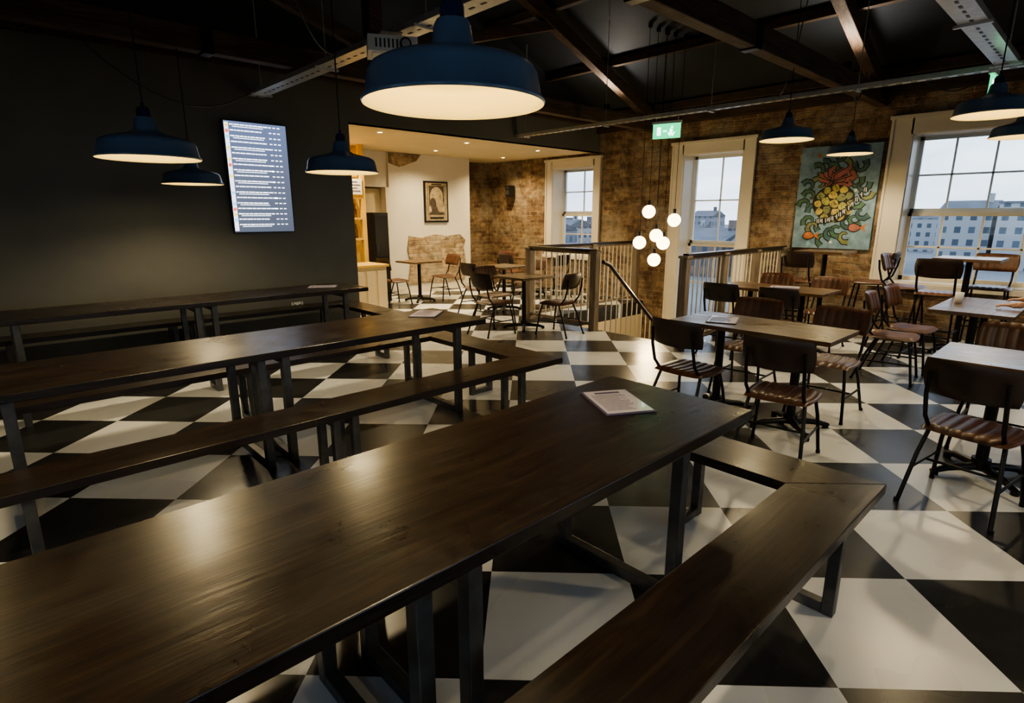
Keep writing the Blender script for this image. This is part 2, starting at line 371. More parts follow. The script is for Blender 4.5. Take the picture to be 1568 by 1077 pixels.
balustrade((HX0-.08,4.87,0),(HX0-.08,HY1+.08,0),(0,1))
balustrade((HX0+.06,HY1+.08,0),(XW-.09,HY1+.08,0),(.5,.97))
balustrade((HX0-.08,HY0-.08,0),(XW-.09,HY0-.08,0),(0,.33,.66,.975))
# ------------------------------------------------------------------ cable trays, exit signs, projector
def tray(name,p0,p1,w=.12):
    b=B(); p0=Vector(p0); p1=Vector(p1); d=p1-p0; ang=math.atan2(d.y,d.x); mid=(p0+p1)/2; ln=d.length
    b.box(mid,(ln,w,.006),0,ang)
    n=Vector((-math.sin(ang),math.cos(ang),0))
    for s in(-1,1): b.box(mid+n*s*w/2+Vector((0,0,.02)),(ln,.006,.045),0,ang)
    k=int(ln/.12)
    for i in range(k): 
        q=p0+d*((i+.5)/k)
        b.box(q-Vector((0,0,.004)),(.05,.018,.004),1,ang)
    k=max(2,int(ln/1.6))
    for i in range(k+1):
        q=p0+d*(i/k*.96+.02); b.tube([q,(q.x,q.y,roofz(q.x)-.02)],.005,0,6)
        b.box((q.x,q.y,q.z-.012),(.03,w+.06,.02),0,ang)
    return b.obj(name,['galv','blackp'])
tray('cable_tray',(2.66,-2.9,2.90),(2.66,7.15,2.90),.17)
tray('cable_tray',(6.86,-2.9,2.82),(6.86,7.15,2.82),.08)
tray('cable_tray',(3.6,.95,2.84),(6.8,.95,2.84),.16)
b=B()
b.box((0,0,0),(.36,.28,.11),0); b.box((0,0,-.058),(.30,.22,.012),0)
for v in range(6): b.box((-.12+v*.03,-.1415,.0),(.012,.004,.06),1)
b.tube([(0,0,.05),(0,0,.09)],.02,2); b.box((0,0,.092),(.16,.16,.008),2)
b.tube([(.09,-.14,0),(.09,-.165,0)],.042,1,20); b.tube([(.09,-.165,0),(.09,-.168,0)],.03,2,20)
b.obj('projector',['plastic','blackp','galv'],(2.54,4.02,2.785),math.radians(-28),.008)
def exit_sign(loc,rz,ln=.36,h=.18,up=.06):
    b=B(); b.box((0,0,h/2+.015),(ln+.02,.045,.03),1)
    b.box((0,0,0),(ln,.012,h),0)
    for s in(-1,1):
        y=s*.0075
        b.box((-.06*s,y,-.01),(.035,.003,.07),2); b.sphere((-.06*s+.01,y,.045),.014,2,12,6,(1,.15,1))
        b.box((-.035*s,y,-.04),(.012,.003,.05),2,T=Matrix.Rotation(.6*s,4,'Y')); b.box((-.09*s,y,-.04),(.012,.003,.06),2,T=Matrix.Rotation(-.6*s,4,'Y'))
        b.box((.10*s,y,0),(.05,.003,.1),2); b.box((.02*s,y,0),(.05,.003,.014),2)
    for x in(-ln*.4,ln*.4): b.tube([(x,0,h/2+.03),(x,0,h/2+.03+up)],.004,1,6)
    return b.obj('exit_sign',['green','plastic','signw'],loc,rz)
exit_sign((6.80,4.30,2.63),math.radians(-75)); exit_sign((6.55,.98,2.62),math.radians(0))
def cat(b,p,q,sag,r=.006,n=14):
    p=Vector(p);q=Vector(q); b.tube([p.lerp(q,i/n)-Vector((0,0,sag*4*(i/n)*(1-i/n))) for i in range(n+1)],r,0,6)
for args in (((.80,5.8,2.96),(2.50,6.7,2.90),.35),((1.6,3.9,3.4),(2.54,4.9,2.92),.25),((6.15,2.4,3.9),(6.78,2.9,2.85),.3),((6.95,2.2,2.85),(8.0,2.4,3.2),.2),((6.95,1.6,2.85),(7.5,.9,3.3),.3)):
    b=B(); cat(b,*args); b.obj('loose_cable',['blackp'])
# ------------------------------------------------------------------ tv
b=B(); W,H=.72,1.25
b.box((0,0,0),(W,.04,H),0); b.box((0,-.0215,0),(W-.02,.003,H-.02),1)
y=-.0245; rows=19
b.box((-W/2+.035,y+.0012,0),(.045,.002,H-.05),6)
for i in range(rows):
    z=H/2-.045-i*(H-.08)/rows
    b.box((-W/2+.035,y,z-.012),(.034,.002,.036),[3,4,5,6][random.randrange(4)])
    x=-W/2+.07
    while x<W/2-.30+random.random()*.08:
        l=.02+random.random()*.05; b.box((x+l/2,y,z),(l,.002,.012),2); x+=l+.008
    x=W/2-.20
    for q in range(3): b.box((x,y,z),(.03,.002,.011),2); x+=.05
    if i%2==0: b.box((-.09,y,z-.022),(.34,.002,.007),2)
def tvmat(name,c,s): M[name]=emis(name,c,s)
def screen():
    m,nt,bb=newmat('lcd_screen'); g=coord(nt); sp=N(nt,'ShaderNodeSeparateXYZ'); L(nt,g,sp.inputs[0])
    mr=N(nt,'ShaderNodeMapRange'); mr.inputs[1].default_value=-.62; mr.inputs[2].default_value=.62; L(nt,sp.outputs[2],mr.inputs[0])
    c=ramp(nt,mr.outputs[0],[(0,(.11,.13,.18)),(.5,(.14,.16,.23)),(1,(.16,.21,.36))])
    L(nt,c,bb.inputs['Emission Color']); bb.inputs['Emission Strength'].default_value=.75; bb.inputs['Roughness'].default_value=.2; bb.inputs['Base Color'].default_value=(.01,.01,.01,1); return m
M['screen']=screen(); tvmat('lcd_text',(.85,.92,1),1.7); tvmat('lcd_red',(.8,.12,.08),1.2); tvmat('lcd_cyan',(.1,.6,.9),1.4); tvmat('lcd_yellow',(.9,.7,.1),1.2); tvmat('lcd_white',(.8,.8,.9),1.3)
b.obj('wall_mounted_tv',['blackp','screen','lcd_text','lcd_red','lcd_cyan','lcd_yellow','lcd_white'],(2.62,YG-.045,1.99),0)
b=B(); b.box((0,0,0),(.15,.012,.09),0)
for s in(-1,1): b.box((s*.035,-.007,.0),(.03,.003,.035),1); b.box((s*.055,-.008,.03),(.012,.006,.016),1)
b.obj('wall_socket',['plastic','steel'],(2.95,YG-.008,.43),0,.002)
# ------------------------------------------------------------------ long tables and benches
def uframe(b,x,y0,y1,h,m,w=.05):
    b.box((x,y0+w/2,h/2),(w,w,h),m); b.box((x,y1-w/2,h/2),(w,w,h),m)
    b.box((x,(y0+y1)/2,w/2),(w,y1-y0-2*w,w),m); b.box((x,(y0+y1)/2,h-w/2),(w,y1-y0-2*w,w),m)
def long_table(x0,x1,y0,y1,legs):
    b=B(); b.b2((x0,y0,.71),(x1,y1,.755),0)
    for x in legs: uframe(b,x,y0+.05,y1-.05,.708,1)
    return b.obj('long_dining_table',['tablex','steel'],bevel=.004)
def ubench(x0,xo,y0,y3,w,legsx):
    b=B(); z0,z1=.41,.455; xi=xo-w; y1=y0+w; y2=y3-w; g=.0015
    b.prism([(x0,y0),(xo-g,y0),(xi-g,y1),(x0,y1)],z0,z1,0)
    b.prism([(xo,y0+g),(xo,y3-g),(xi,y2-g),(xi,y1+g)],z0,z1,1)
    b.prism([(x0,y2),(xi-g,y2),(xo-g,y3),(x0,y3)],z0,z1,0)
    for x in legsx:
        uframe(b,x,y0+.03,y1-.03,.408,2,.045); uframe(b,x,y2+.03,y3-.03,.408,2,.045)
    yy=(y0+y3)/2
    b.box((xi+.05,yy,.204),(.045,.045,.408),2); b.box((xo-.05,yy,.204),(.045,.045,.408),2); b.box(((xi+xo)/2,yy,.0225),(w-.1,.04,.045),2)
    return b.obj('corner_bench',['tablex','tabley','steel'],bevel=.003)
long_table(-.75,2.31,.96,1.70,(1.88,.82,.66,-.45))
ubench(-.75,2.66,.51,2.15,.30,(2.28,1.0,.8,-.5))
long_table(-.25,2.93,3.42,4.16,(2.69,1.32,1.17,.0))
ubench(-.3,3.31,2.92,4.62,.30,(2.9,1.50,1.38,.0))
long_table(-.1,3.28,5.92,6.60,(3.02,1.63,1.48,.15))
ubench(-.15,3.62,5.40,7.08,.30,(3.2,1.65,1.45,.1))
# ------------------------------------------------------------------ chairs
def chair_mesh(name,sh=.46,back_h=.84,foot=False):
    b=B()
    def seat(u,v,sgn):
        x=.215*u*math.sqrt(1-.18*v*v)*(1+.04*v); y=.205*v*math.sqrt(1-.18*u*u)+.01
        e=max(0,(1-abs(u)**6)*(1-abs(v)**6))**.5
        h=.036*e*(1-.22*abs(math.cos(u*math.pi*3.5))**6) if sgn>0 else -.012*e
        return (x,y,sh-.035+h-.012*(1-v*v)*e)
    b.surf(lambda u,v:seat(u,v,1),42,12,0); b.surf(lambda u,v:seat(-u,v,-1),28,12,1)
    zc=back_h-.105
    def back(u,v,sgn):
        e=max(0,(1-abs(u)**6)*(1-abs(v)**6))**.5
        x=.215*u*math.sqrt(1-.15*v*v); z=zc+.105*v*math.sqrt(1-.12*u*u)
        y=-.245+.055*u*u-.03*v
        h=.03*e*(1-.22*abs(math.cos(u*math.pi*3.5))**6) if sgn>0 else -.012*e
        return (x,y+h,z)
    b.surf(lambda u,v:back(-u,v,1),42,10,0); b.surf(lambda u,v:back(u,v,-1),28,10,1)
    r=.0115
    for s in(-1,1):
        b.tube([(s*.165,.15,sh-.03),(s*.19,.185,sh*.6),(s*.215,.225,0)],r,2)
        b.tube([(s*.165,-.10,sh-.03),(s*.185,-.17,sh*.6),(s*.21,-.265,0)],r,2)
        b.tube([(s*.165,.16,sh-.042),(s*.165,-.12,sh-.042),(s*.17,-.20,sh+.05),(s*.17,-.238,sh+.18),(s*.165,-.252,zc+.03)],r,2)
        z=sh*.42; b.tube([(s*.197,.197,z),(s*.194,-.205,z)],.008,2)
        for (yy) in (.225,-.265): b.tube([(s*.2135,yy,0),(s*.2135,yy*.99,.02)],.014,2)
    b.tube([(-.165,.12,sh-.045),(.165,.12,sh-.045)],.009,2); b.tube([(-.165,-.1,sh-.045),(.165,-.1,sh-.045)],.009,2)
    b.tube([(-.195,0,sh*.42),(.195,0,sh*.42)],.008,2)
    if foot: b.tube([(-.2,.205,.28),(.2,.205,.28)],.010,2); b.tube([(-.2,-.23,.28),(.2,-.23,.28)],.010,2)
    return b.mesh(name,['leather','leatherd','black'])
CH=chair_mesh('dining_chair'); ST=chair_mesh('bar_stool',.76,1.12,True)
FX=-math.pi/2; BX=math.pi/2
def chair(x,y,rz): place(CH,'dining_chair',(x,y,0),rz)
def stool(x,y,rz): place(ST,'bar_stool',(x,y,0),rz)
def cafe_mesh(name,sx,sy,h,cols):
    b=B(); n=4
    for i in range(n): b.box((-sx/2+(i+.5)*sx/n,0,h-.016),(sx/n-.0008,sy,.032),0)
    for cy in cols:
        b.tube([(0,cy,.05),(0,cy,h-.045)],.032,1,16); b.box((0,cy,h-.037),(.34,.34,.01),1)
        for a in range(4):
            an=a*math.pi/2+math.pi/4; c,s=math.cos(an),math.sin(an)
            b.tube([(0,cy,.06),(c*.2,cy+s*.2,.045),(c*.29,cy+s*.29,.02)],[.028,.022,.016],1,8)
            b.tube([(c*.27,cy+s*.27,0),(c*.27,cy+s*.27,.03)],.022,1,10)
        b.tube([(0,cy,.04),(0,cy,.11)],.05,1,16)
    return b.mesh(name,['cafe','black'])
T1=cafe_mesh('cafe_table',.62,.62,.75,(0,)); T2=cafe_mesh('cafe_table',.60,1.20,.75,(-.30,.30)); TH=cafe_mesh('high_bar_table',.6,.6,1.10,(0,))
def table(me,x,y,rz=0): place(me,me.name.split('.')[0],(x,y,0),rz,.002)
table(T2,4.30,1.80)
chair(3.82,2.10,FX-.05); chair(3.70,1.36,FX+.12); chair(4.86,1.46,BX); chair(4.88,2.14,BX+.05)
table(T2,6.75,2.68); chair(6.2,2.98,FX); chair(6.2,2.35,FX); chair(7.32,2.98,BX); chair(7.32,2.35,BX)
table(T2,4.32,.07); chair(3.80,.38,FX-.15); chair(3.82,-.35,FX); chair(4.90,.38,BX); chair(4.9,-.3,BX)
table(T2,6.75,.80,math.pi/2); chair(6.38,1.38,math.pi+.1); chair(6.95,1.36,math.pi-.05)
table(TH,8.45,2.75); stool(7.93,2.85,FX); stool(8.42,2.15,.1)
table(TH,8.2,1.15); stool(7.66,1.3,FX); stool(8.1,1.72,math.pi); stool(8.72,1.0,BX)
table(T1,5.55,5.65); chair(5.62,5.05,.15); chair(4.98,5.68,FX); chair(5.5,6.22,math.pi)
table(T1,6.45,7.05); chair(5.88,7.05,FX); chair(7.02,7.02,BX)
table(T1,6.0,8.9); chair(5.42,8.85,FX); chair(6.58,8.88,BX)
table(T1,8.2,8.1); chair(7.65,8.1,FX); chair(8.2,8.7,math.pi); chair(8.2,7.5,0)
# ------------------------------------------------------------------ pendants
def pendant(x,y,z,e,top=None):
    b=B()
    out=[(.25,0),(.2535,.005),(.250,.012),(.243,.016),(.232,.075),(.222,.092),(.198,.104),(.085,.132),(.058,.150),(.050,.20),(.043,.212)]
    b.lathe(out,0,64)
    b.lathe([(.043,.212),(.033,.218),(.033,.245),(.026,.262),(.010,.268),(.006,.29)],2,32)
    b.lathe([(.25,0),(.240,.014),(.228,.072),(.216,.087),(.19,.099),(.078,.126),(.05,.145),(0.001,.15)],1,64)
    b.sphere((0,0,.085),.030,3,20,12); b.tube([(0,0,.1),(0,0,.15)],.018,4,12)
    zt=(top or roofz(x)-.03)-z
    b.tube([(0,0,.285),(0,0,zt)],.0045,4,6); b.tube([(0,0,zt-.03),(0,0,zt)],.035,4,16)
    o=b.obj('pendant_lamp',['blue','shadein','navy','bulb','blackp'],(x,y,z))
    light('lamp_inner_glow','POINT',(0,0,.045),3.0,(1,.80,.36),.03,o)
    light('lamp_beam','SPOT',(0,0,.03),e,(1,.80,.50),.05,o,spot_size=math.radians(150),spot_blend=.5)
for x,y,z,e in ((1.04,1.34,1.86,22),(.78,3.70,1.86,22),(2.02,3.92,1.86,24),(1.56,5.9,1.84,38),(3.1,-.6,1.9,22),
    (6.15,2.5,2.30,30),(8.07,2.5,2.30,50),(5.55,.80,2.27,26),(7.55,.85,2.3,32),(-.6,1.34,1.86,16),(-.5,3.8,1.86,16)):
    pendant(x,y,z,e)
for y in (5.9,2.5,-.9):  # fixtures added on the tie beams to lift the ambient light
    for x,e in ((.9,16),(4.4,28),(7.6,28)):
        b=B(); b.tube([(0,0,0),(0,0,.09)],.045,0,20); b.lathe([(.001,.091),(.038,.091)],1,20)
        o=b.obj('added_uplighter',['black','down'],(x,y,3.17))
        light('roof_fill_beam','SPOT',(0,0,.10),e,(1,.90,.76),.05,o,rot=(math.pi,0,0),spot_size=math.radians(155),spot_blend=.6)
b=B(); pc=(7.3,4.7)
for (dx,dy,z) in ((-.05,.10,1.62),(.22,-.16,1.50),(-.16,.16,1.18),(.05,.02,1.28),(.12,-.06,1.17),(.0,0,.93)):
    x,y=pc[0]+dx,pc[1]+dy
    b.sphere((x,y,z),.095,0); b.tube([(x,y,z+.09),(x,y,z+.16)],.022,1,12); b.tube([(x,y,z+.16),(x,y,roofz(x)-.05)],.004,1,6)
for (dx,dy,z) in ((-.05,.10,1.62),(.22,-.16,1.50),(-.16,.16,1.18),(.05,.02,1.28),(.12,-.06,1.17),(.0,0,.93)):
    x,y=pc[0]+dx,pc[1]+dy; b.tube([(x,y,roofz(x)-.06),(x,y,roofz(x)-.01)],.03,1,12)
g=b.obj('globe_pendant_cluster',['globe','blackp'])
light('cluster_glow','POINT',(pc[0],pc[1],.6),30,(1,.75,.4),.15,g)
for x,y in ((4.6,7.7),(6.3,7.8),(8.0,7.8),(4.7,9.0),(6.6,9.1),(8.4,9.2)):
    b=B(); b.lathe([(.001,-.004),(.035,-.004)],1,20); b.lathe([(.035,-.006),(.052,-.006),(.055,.0)],0,20)
    o=b.obj('downlight',['plastic','down'],(x,y,ZO-.001))
    light('downlight_beam','SPOT',(0,0,-.02),95,(1,.77,.42),.04,o,spot_size=2.5,spot_blend=.8)
# ------------------------------------------------------------------ mural
def flat(b,poly,x,m):
    vs=[(x,p[0],p[1]) for p in poly]; b.add(vs,[tuple(range(len(poly)))],m)
b=B(); y0,y1,z0,z1=2.40,3.43,1.10,2.52; xm=XW-.05
b.b2((xm,y0,z0),(XW-.004,y1,z1),0)
cy,cz=(y0+y1)/2,(z0+z1)/2-.02
def blob(c,r,m,x,n=14,jit=.15,sq=(1,1)):
    flat(b,[(c[0]+sq[0]*r*(1+jit*math.sin(3*a+c[0]*9))*math.cos(a),c[1]+sq[1]*r*(1+jit*math.cos(2*a+c[1]*7))*math.sin(a)) for a in [2*math.pi*i/n for i in range(n)]],x,m)
def stroke(pts,w0,w1,m,x):
    pts=[Vector(p) for p in pts]; Lf=[];Rt=[]
    for i,p in enumerate(pts):
        t=(pts[min(i+1,len(pts)-1)]-pts[max(i-1,0)]).normalized(); nn=Vector((-t.y,t.x)); w=w0+(w1-w0)*i/(len(pts)-1)
        Lf.append(p+nn*w); Rt.append(p-nn*w)
    for i in range(len(pts)-1): flat(b,[Lf[i],Lf[i+1],Rt[i+1],Rt[i]],x,m)
for i in range(26):
    a=i*2*math.pi/26+.1; r=.36+.07*math.sin(i*2.3); c=(cy+.95*r*math.cos(a),cz+1.35*r*math.sin(a))
    sp=[(c[0]+(.10-.012*k)*math.cos(a+k*.75),c[1]+(.10-.012*k)*math.sin(a+k*.75)) for k in range(7)]
    stroke(sp,.046,.016,1,xm-.001-.0004*(i%4)); stroke(sp,.030,.006,[2,3,9,2,3][i%5],xm-.0012-.0004*(i%4))
for i in range(9):
    a=math.radians(25+i*16); L0=.25+.05*math.sin(i*3)
    p=[(cy-.02+ k/6*L0*math.cos(a)+.07*math.sin(k*1.1+i),cz+.16+k/6*L0*math.sin(a)*1.1) for k in range(7)]
    stroke(p,.062,.036,1,xm-.003-.0003*i); stroke(p,.046,.024,[4,5,4][i%3],xm-.0032-.0003*i)
blob((cy,cz-.06),.275,1,xm-.0075,28,.07,(1.0,1.02))
def plate(c,r,m,x,ph):
    flat(b,[(c[0]+r*(1+.16*math.sin(2*a+ph))*math.cos(a),c[1]+r*(1+.16*math.cos(3*a+ph))*math.sin(a)) for a in [2*math.pi*i/9 for i in range(9)]],x,m)
plate((cy,cz-.06),.060,6,xm-.0082,0)
for k in range(6): a=k*math.pi/3+.3; plate((cy+.120*math.cos(a),cz-.06+.120*math.sin(a)),.056,[8,6,9][k%3],xm-.0082,k)
for k in range(12): a=k*math.pi/6; plate((cy+.215*math.cos(a),cz-.06+.215*math.sin(a)),.050,[6,9,8,6][k%4],xm-.0082,k*2)
for i in range(60):
    a=random.random()*6.28; r=.25*math.sqrt(random.random()); c=(cy+r*math.cos(a),cz-.06+r*math.sin(a)); an=random.random()*3.14
    stroke([(c[0]-.022*math.cos(an),c[1]-.022*math.sin(an)),(c[0]+.022*math.cos(an),c[1]+.022*math.sin(an))],.004,.002,1,xm-.0086)
for i in range(13):
    t=i/12; c=(y0+.14+.56*t,cz+.12-.42*t-.12*math.sin(t*3.1))
    stroke([(c[0]-.022,c[1]-.038),(c[0]+.016,c[1]+.038)],.028,.028,1,xm-.0102)
    stroke([(c[0]-.014,c[1]-.028),(c[0]-.006,c[1]+.032)],.006,.006,10,xm-.0106)
    if i%3!=1: stroke([(c[0]+.010,c[1]-.024),(c[0]+.014,c[1]+.028)],.005,.005,10,xm-.0107)
    if i%2: stroke([(c[0]-.012,c[1]+.002),(c[0]+.014,c[1]+.007)],.005,.005,10,xm-.0108)
for (fy,fz,m_) in ((y0+.22,z0+.30,5),(y1-.22,z0+.18,7)):
    blob((fy,fz),.085,1,xm-.0065,14,.1,(1,.7)); blob((fy,fz),.073,m_,xm-.0068,14,.1,(1,.65))
    flat(b,[(fy-.07,fz),(fy-.15,fz+.06),(fy-.13,fz),(fy-.15,fz-.06)],xm-.0067,7)
for i in range(14):
    blob((y0+.08+random.random()*.86,z0+.06+random.random()*1.28),.018+.02*random.random(),[7,11,10,3][i%4],xm-.0009)
for k,c in (('m_teal',(.19,.30,.38)),('m_black',(.014,.016,.016)),('m_green',(.07,.15,.10)),('m_dgreen',(.06,.13,.13)),('m_pink',(.34,.12,.12)),('m_rose',(.34,.13,.10)),('m_yellow',(.42,.34,.10)),('m_orange',(.46,.16,.06)),('m_lime',(.33,.32,.10)),('m_olive',(.20,.22,.10)),('m_cream',(.65,.66,.60)),('m_sky',(.30,.48,.60))):
    M[k]=simple(k,c,.55,0,.3,10,.02)
b.obj('mural_canvas',['m_teal','m_black','m_green','m_dgreen','m_pink','m_rose','m_yellow','m_orange','m_lime','m_olive','m_cream','m_sky'])
M['sepia']=simple('sepia_print',(.34,.27,.16),.5,0,.3,14); M['sepiad']=simple('sepia_dark',(.07,.055,.04),.5,0,.4,30); M['sepial']=simple('sepia_light',(.42,.34,.22),.5,0,.3,20)
b=B(); b.box((0,0,0),(.60,.03,.82),0); b.box((0,-.016,0),(.53,.004,.75),1); b.box((0,-.019,.03),(.44,.003,.58),2)
b.sphere((0,-.02,.10),.17,3,20,10,(1,.012,1.2))
for s in(-1,1):
    b.sphere((s*.09,-.022,.12),.040,1,14,8,(1,.05,1.2)); b.sphere((s*.09,-.022,-.06),.085,[2,1][s>0],14,8,(1,.03,1.75)); b.sphere((s*.16,-.0225,-.14),.05,3,12,8,(.7,.04,1.4))
    b.box((s*.20,-.022,.03),(.018,.003,.56),3)
b.box((0,-.0225,-.32),(.34,.002,.035),0); b.box((0,-.0225,.345),(.25,.002,.02),0)
b.obj('framed_poster',['blackp','sepia','sepiad','sepial'],(7.14,9.88,1.84),0,.003)
b=B(); b.box((0,0,0),(.16,.14,.24),0); b.tube([(-.081,0,-.03),(-.085,0,-.03)],.055,1,20); b.tube([(-.081,0,.07),(-.085,0,.07)],.025,1,16); b.tube([(.08,0,0),(.125,0,0)],.015,0)
b.obj('wall_speaker',['blackp','steel'],(XW-.13,9.6,2.1),0,.01)
b=B(); b.b2((3.95,8.35,0),(4.98,8.95,.74)); b.b2((3.92,8.32,.74),(5.02,8.98,.78),1)
for i in range(5): b.b2((4.0+i*.2,8.335,.06),(4.16+i*.2,8.35,.68))
b.obj('bar_counter',['cream','yellow'],bevel=.006)
b=B(); b.b2((5.06,9.2,0),(5.14,9.28,ZO)); b.b2((4.2,9.2,2.3),(5.06,9.28,2.4)); b.b2((4.2,9.2,0),(4.28,9.28,ZO)); b.b2((4.2,9.43,0),(5.14,9.45,ZO),0)
for z in (1.15,1.5,1.85): b.b2((4.28,9.2,z),(5.06,9.43,z+.03))
for i in range(8):
    for z in (1.18,1.53): b.lathe([(.001,0),(.034,0),(.036,.13),(.012,.18),(.012,.24),(.001,.24)],1+(i%2),12,(4.38+i*.085,9.3,z))
b.b2((4.80,9.185,1.92),(5.08,9.195,2.18),3)
for i in range(4): b.b2((4.84,9.182,1.97+i*.05),(5.04-(i%2)*.05,9.185,1.985+i*.05),4)
M['bottle']=simple('bottle_green',(.02,.08,.03),.15); M['bottleb']=simple('bottle_brown',(.12,.05,.01),.15)
b.obj('back_bar_shelf',['yellow','bottle','bottleb','plastic','ink'])
def menu(x,y,z,rz):
    b=B(); b.box((0,0,.002),(.225,.32,.004),1); b.box((0,0,.0052),(.208,.297,.0014),0)
    b.box((0,.115,.0063),(.12,.022,.0006),1)
    for i in range(15): 
        l=.16-random.random()*.05; b.box((-.09+l/2,.085-i*.0145,.0063),(l,.0032,.0006),1)
    b.obj('menu_sheet',['paper','ink'],(x,y,z),rz)
menu(1.975,1.42,.7565,math.radians(-30)); menu(2.70,3.92,.7565,math.radians(-50)); menu(4.27,2.08,.7525,math.radians(-70)); menu(6.8,2.6,.7525,.3); menu(2.9,6.3,.7565,1.0)
b=B(); b.lathe([(.001,0),(.03,0),(.036,.10),(.034,.10),(.029,.006),(.001,.006)],0,20); b.obj('drinking_cup',['plastic'],(6.78,.98,.752))
# ------------------------------------------------------------------ seated person (mostly beyond the right edge)
def skinned(name,pts,edges,rad,mat,root=0,parent=None,sub=2):
    me=D.meshes.new(name); me.from_pydata(pts,edges,[]); me.materials.append(M[mat])
    o=D.objects.new(name,me); SC.collection.objects.link(o)
    s=o.modifiers.new('skin','SKIN'); s.use_smooth_shade=True
    for i,r in enumerate(rad): me.skin_vertices[0].data[i].radius=(r,r)
    me.skin_vertices[0].data[root].use_root=True
    u=o.modifiers.new('sub','SUBSURF'); u.levels=sub; u.render_levels=sub
    if parent: o.parent=parent
    return o
M['jacket']=simple('black_jacket',(.014,.014,.017),.7,0,.2,20,.2); M['skin']=simple('skin',(.50,.28,.18),.5,0,.06,20,.03); M['jeans']=simple('dark_jeans',(.02,.03,.055),.8,0,.2,40,.1); M['hair']=simple('brown_hair',(.04,.02,.01),.6,0,.3,60,.4)
P=D.objects.new('seated_person',None); SC.collection.objects.link(P); P.location=(7.06,.12,0)
tors=[(0,-.02,.58),(0,-.03,.75),(0,-.02,.95),(0,.0,1.12),(0,.01,1.19),(-.17,.0,1.11),(-.24,.14,.90),(-.36,.36,.80),(.17,0,1.11),(.25,.12,.88),(.18,.34,.80)]
skinned('jacket_torso',tors,[(0,1),(1,2),(2,3),(3,4),(3,5),(5,6),(6,7),(3,8),(8,9),(9,10)],[.15,.145,.155,.13,.06,.075,.055,.042,.075,.055,.042],'jacket',0,P)
legs=[(0,-.02,.56),(-.09,0,.54),(-.12,.40,.52),(-.12,.36,.10),(-.12,.50,.05),(.09,0,.54),(.12,.40,.52),(.12,.36,.10),(.12,.50,.05)]
skinned('jeans_legs',legs,[(0,1),(1,2),(2,3),(3,4),(0,5),(5,6),(6,7),(7,8)],[.12,.10,.065,.045,.035,.10,.065,.045,.035],'jeans',0,P)
skinned('head',[(0,.01,1.18),(0,.02,1.27),(0,.035,1.36),(0,.02,1.44)],[(0,1),(1,2),(2,3)],[.052,.06,.088,.075],'skin',0,P)
b=B(); b.sphere((0,.005,1.43),.108,0,20,12,(1,1.05,.85)); b.obj('hair',['hair'],parent=P)
b=B(); b.sphere((0,.135,1.35),.016,0,12,8,(.8,1.2,1.5))
for s in(-1,1): b.sphere((s*.034,.118,1.385),.011,1,12,8); b.sphere((s*.094,.02,1.36),.025,0,12,8,(.4,.8,1.3))
b.box((0,.118,1.305),(.045,.008,.008),2); b.obj('face',['skin','blackp','leather'],parent=P)
for s,w in((-1,(-.36,.36,.80)),(1,(.18,.34,.80))):
    dx=-.05 if s<0 else -.06
    palm=[w,(w[0]+dx*.6,w[1]+.05,.79),(w[0]+dx,w[1]+.10,.785)]
    pts=list(palm); ed=[(0,1),(1,2)]; rd=[.026,.032,.030]
    for k,(o,ln) in enumerate(((-.03,.07),(-.01,.08),(.01,.075),(.03,.06))):
        i=len(pts); bx=palm[2]; pts+=[(bx[0]+o,bx[1]+.03-abs(o)*.3,.787),(bx[0]+o*1.2+dx*.3,bx[1]+.03+ln*.6,.785),(bx[0]+o*1.2+dx*.4,bx[1]+.03+ln,.768)]
        ed+=[(2,i),(i,i+1),(i+1,i+2)]; rd+=[.010,.009,.008]
    i=len(pts); pts+=[(w[0]+dx*.6-s*-.035,w[1]+.06,.785),(w[0]+dx*.6-s*-.05,w[1]+.10,.775)]; ed+=[(1,i),(i,i+1)]; rd+=[.012,.009]
    skinned('hand',pts,ed,rd,'skin',0,P,1)
chair(7.06,.16,0)
# ------------------------------------------------------------------ outside
M['asph']=simple('asphalt',(.16,.17,.18),.9,0,.2,.05,.0)
b=B(); b.b2((-400,-400,-9.2),(700,500,-9)); b.obj('ground_outside',['asph'])
def facade(name,wall,win,sx=3.2,sz=3.0):
    m,nt,bb=newmat(name); g=geo(nt); sp=N(nt,'ShaderNodeSeparateXYZ'); L(nt,g,sp.inputs[0])
    ad=N(nt,'ShaderNodeMath',operation='ADD'); L(nt,sp.outputs[0],ad.inputs[0]); L(nt,sp.outputs[1],ad.inputs[1])
    c=N(nt,'ShaderNodeCombineXYZ'); L(nt,ad.outputs[0],c.inputs[0]); L(nt,sp.outputs[2],c.inputs[1])
    br=N(nt,'ShaderNodeTexBrick'); br.offset=0; L(nt,c.outputs[0],br.inputs['Vector']); br.inputs['Scale'].default_value=1
    br.inputs['Brick Width'].default_value=sx; br.inputs['Row Height'].default_value=sz; br.inputs['Mortar Size'].default_value=.65; br.inputs['Mortar Smooth'].default_value=0
    br.inputs['Color1'].default_value=(*win,1); br.inputs['Color2'].default_value=(*[w*1.6 for w in win],1); br.inputs['Mortar'].default_value=(*wall,1)
    L(nt,br.outputs[0],bb.inputs['Base Color']); bb.inputs['Roughness'].default_value=.6; return m
M['apt']=facade('apartment_facade',(.34,.35,.36),(.06,.08,.10),2.4,2.6); M['bk']=facade('brick_facade',(.17,.13,.11),(.05,.06,.08),2.2,2.6); M['gr']=facade('grey_facade',(.20,.22,.25),(.07,.09,.11),2.3,2.8)
M['slate']=simple('slate_roof',(.10,.11,.13),.7,0,.2,.3,0)
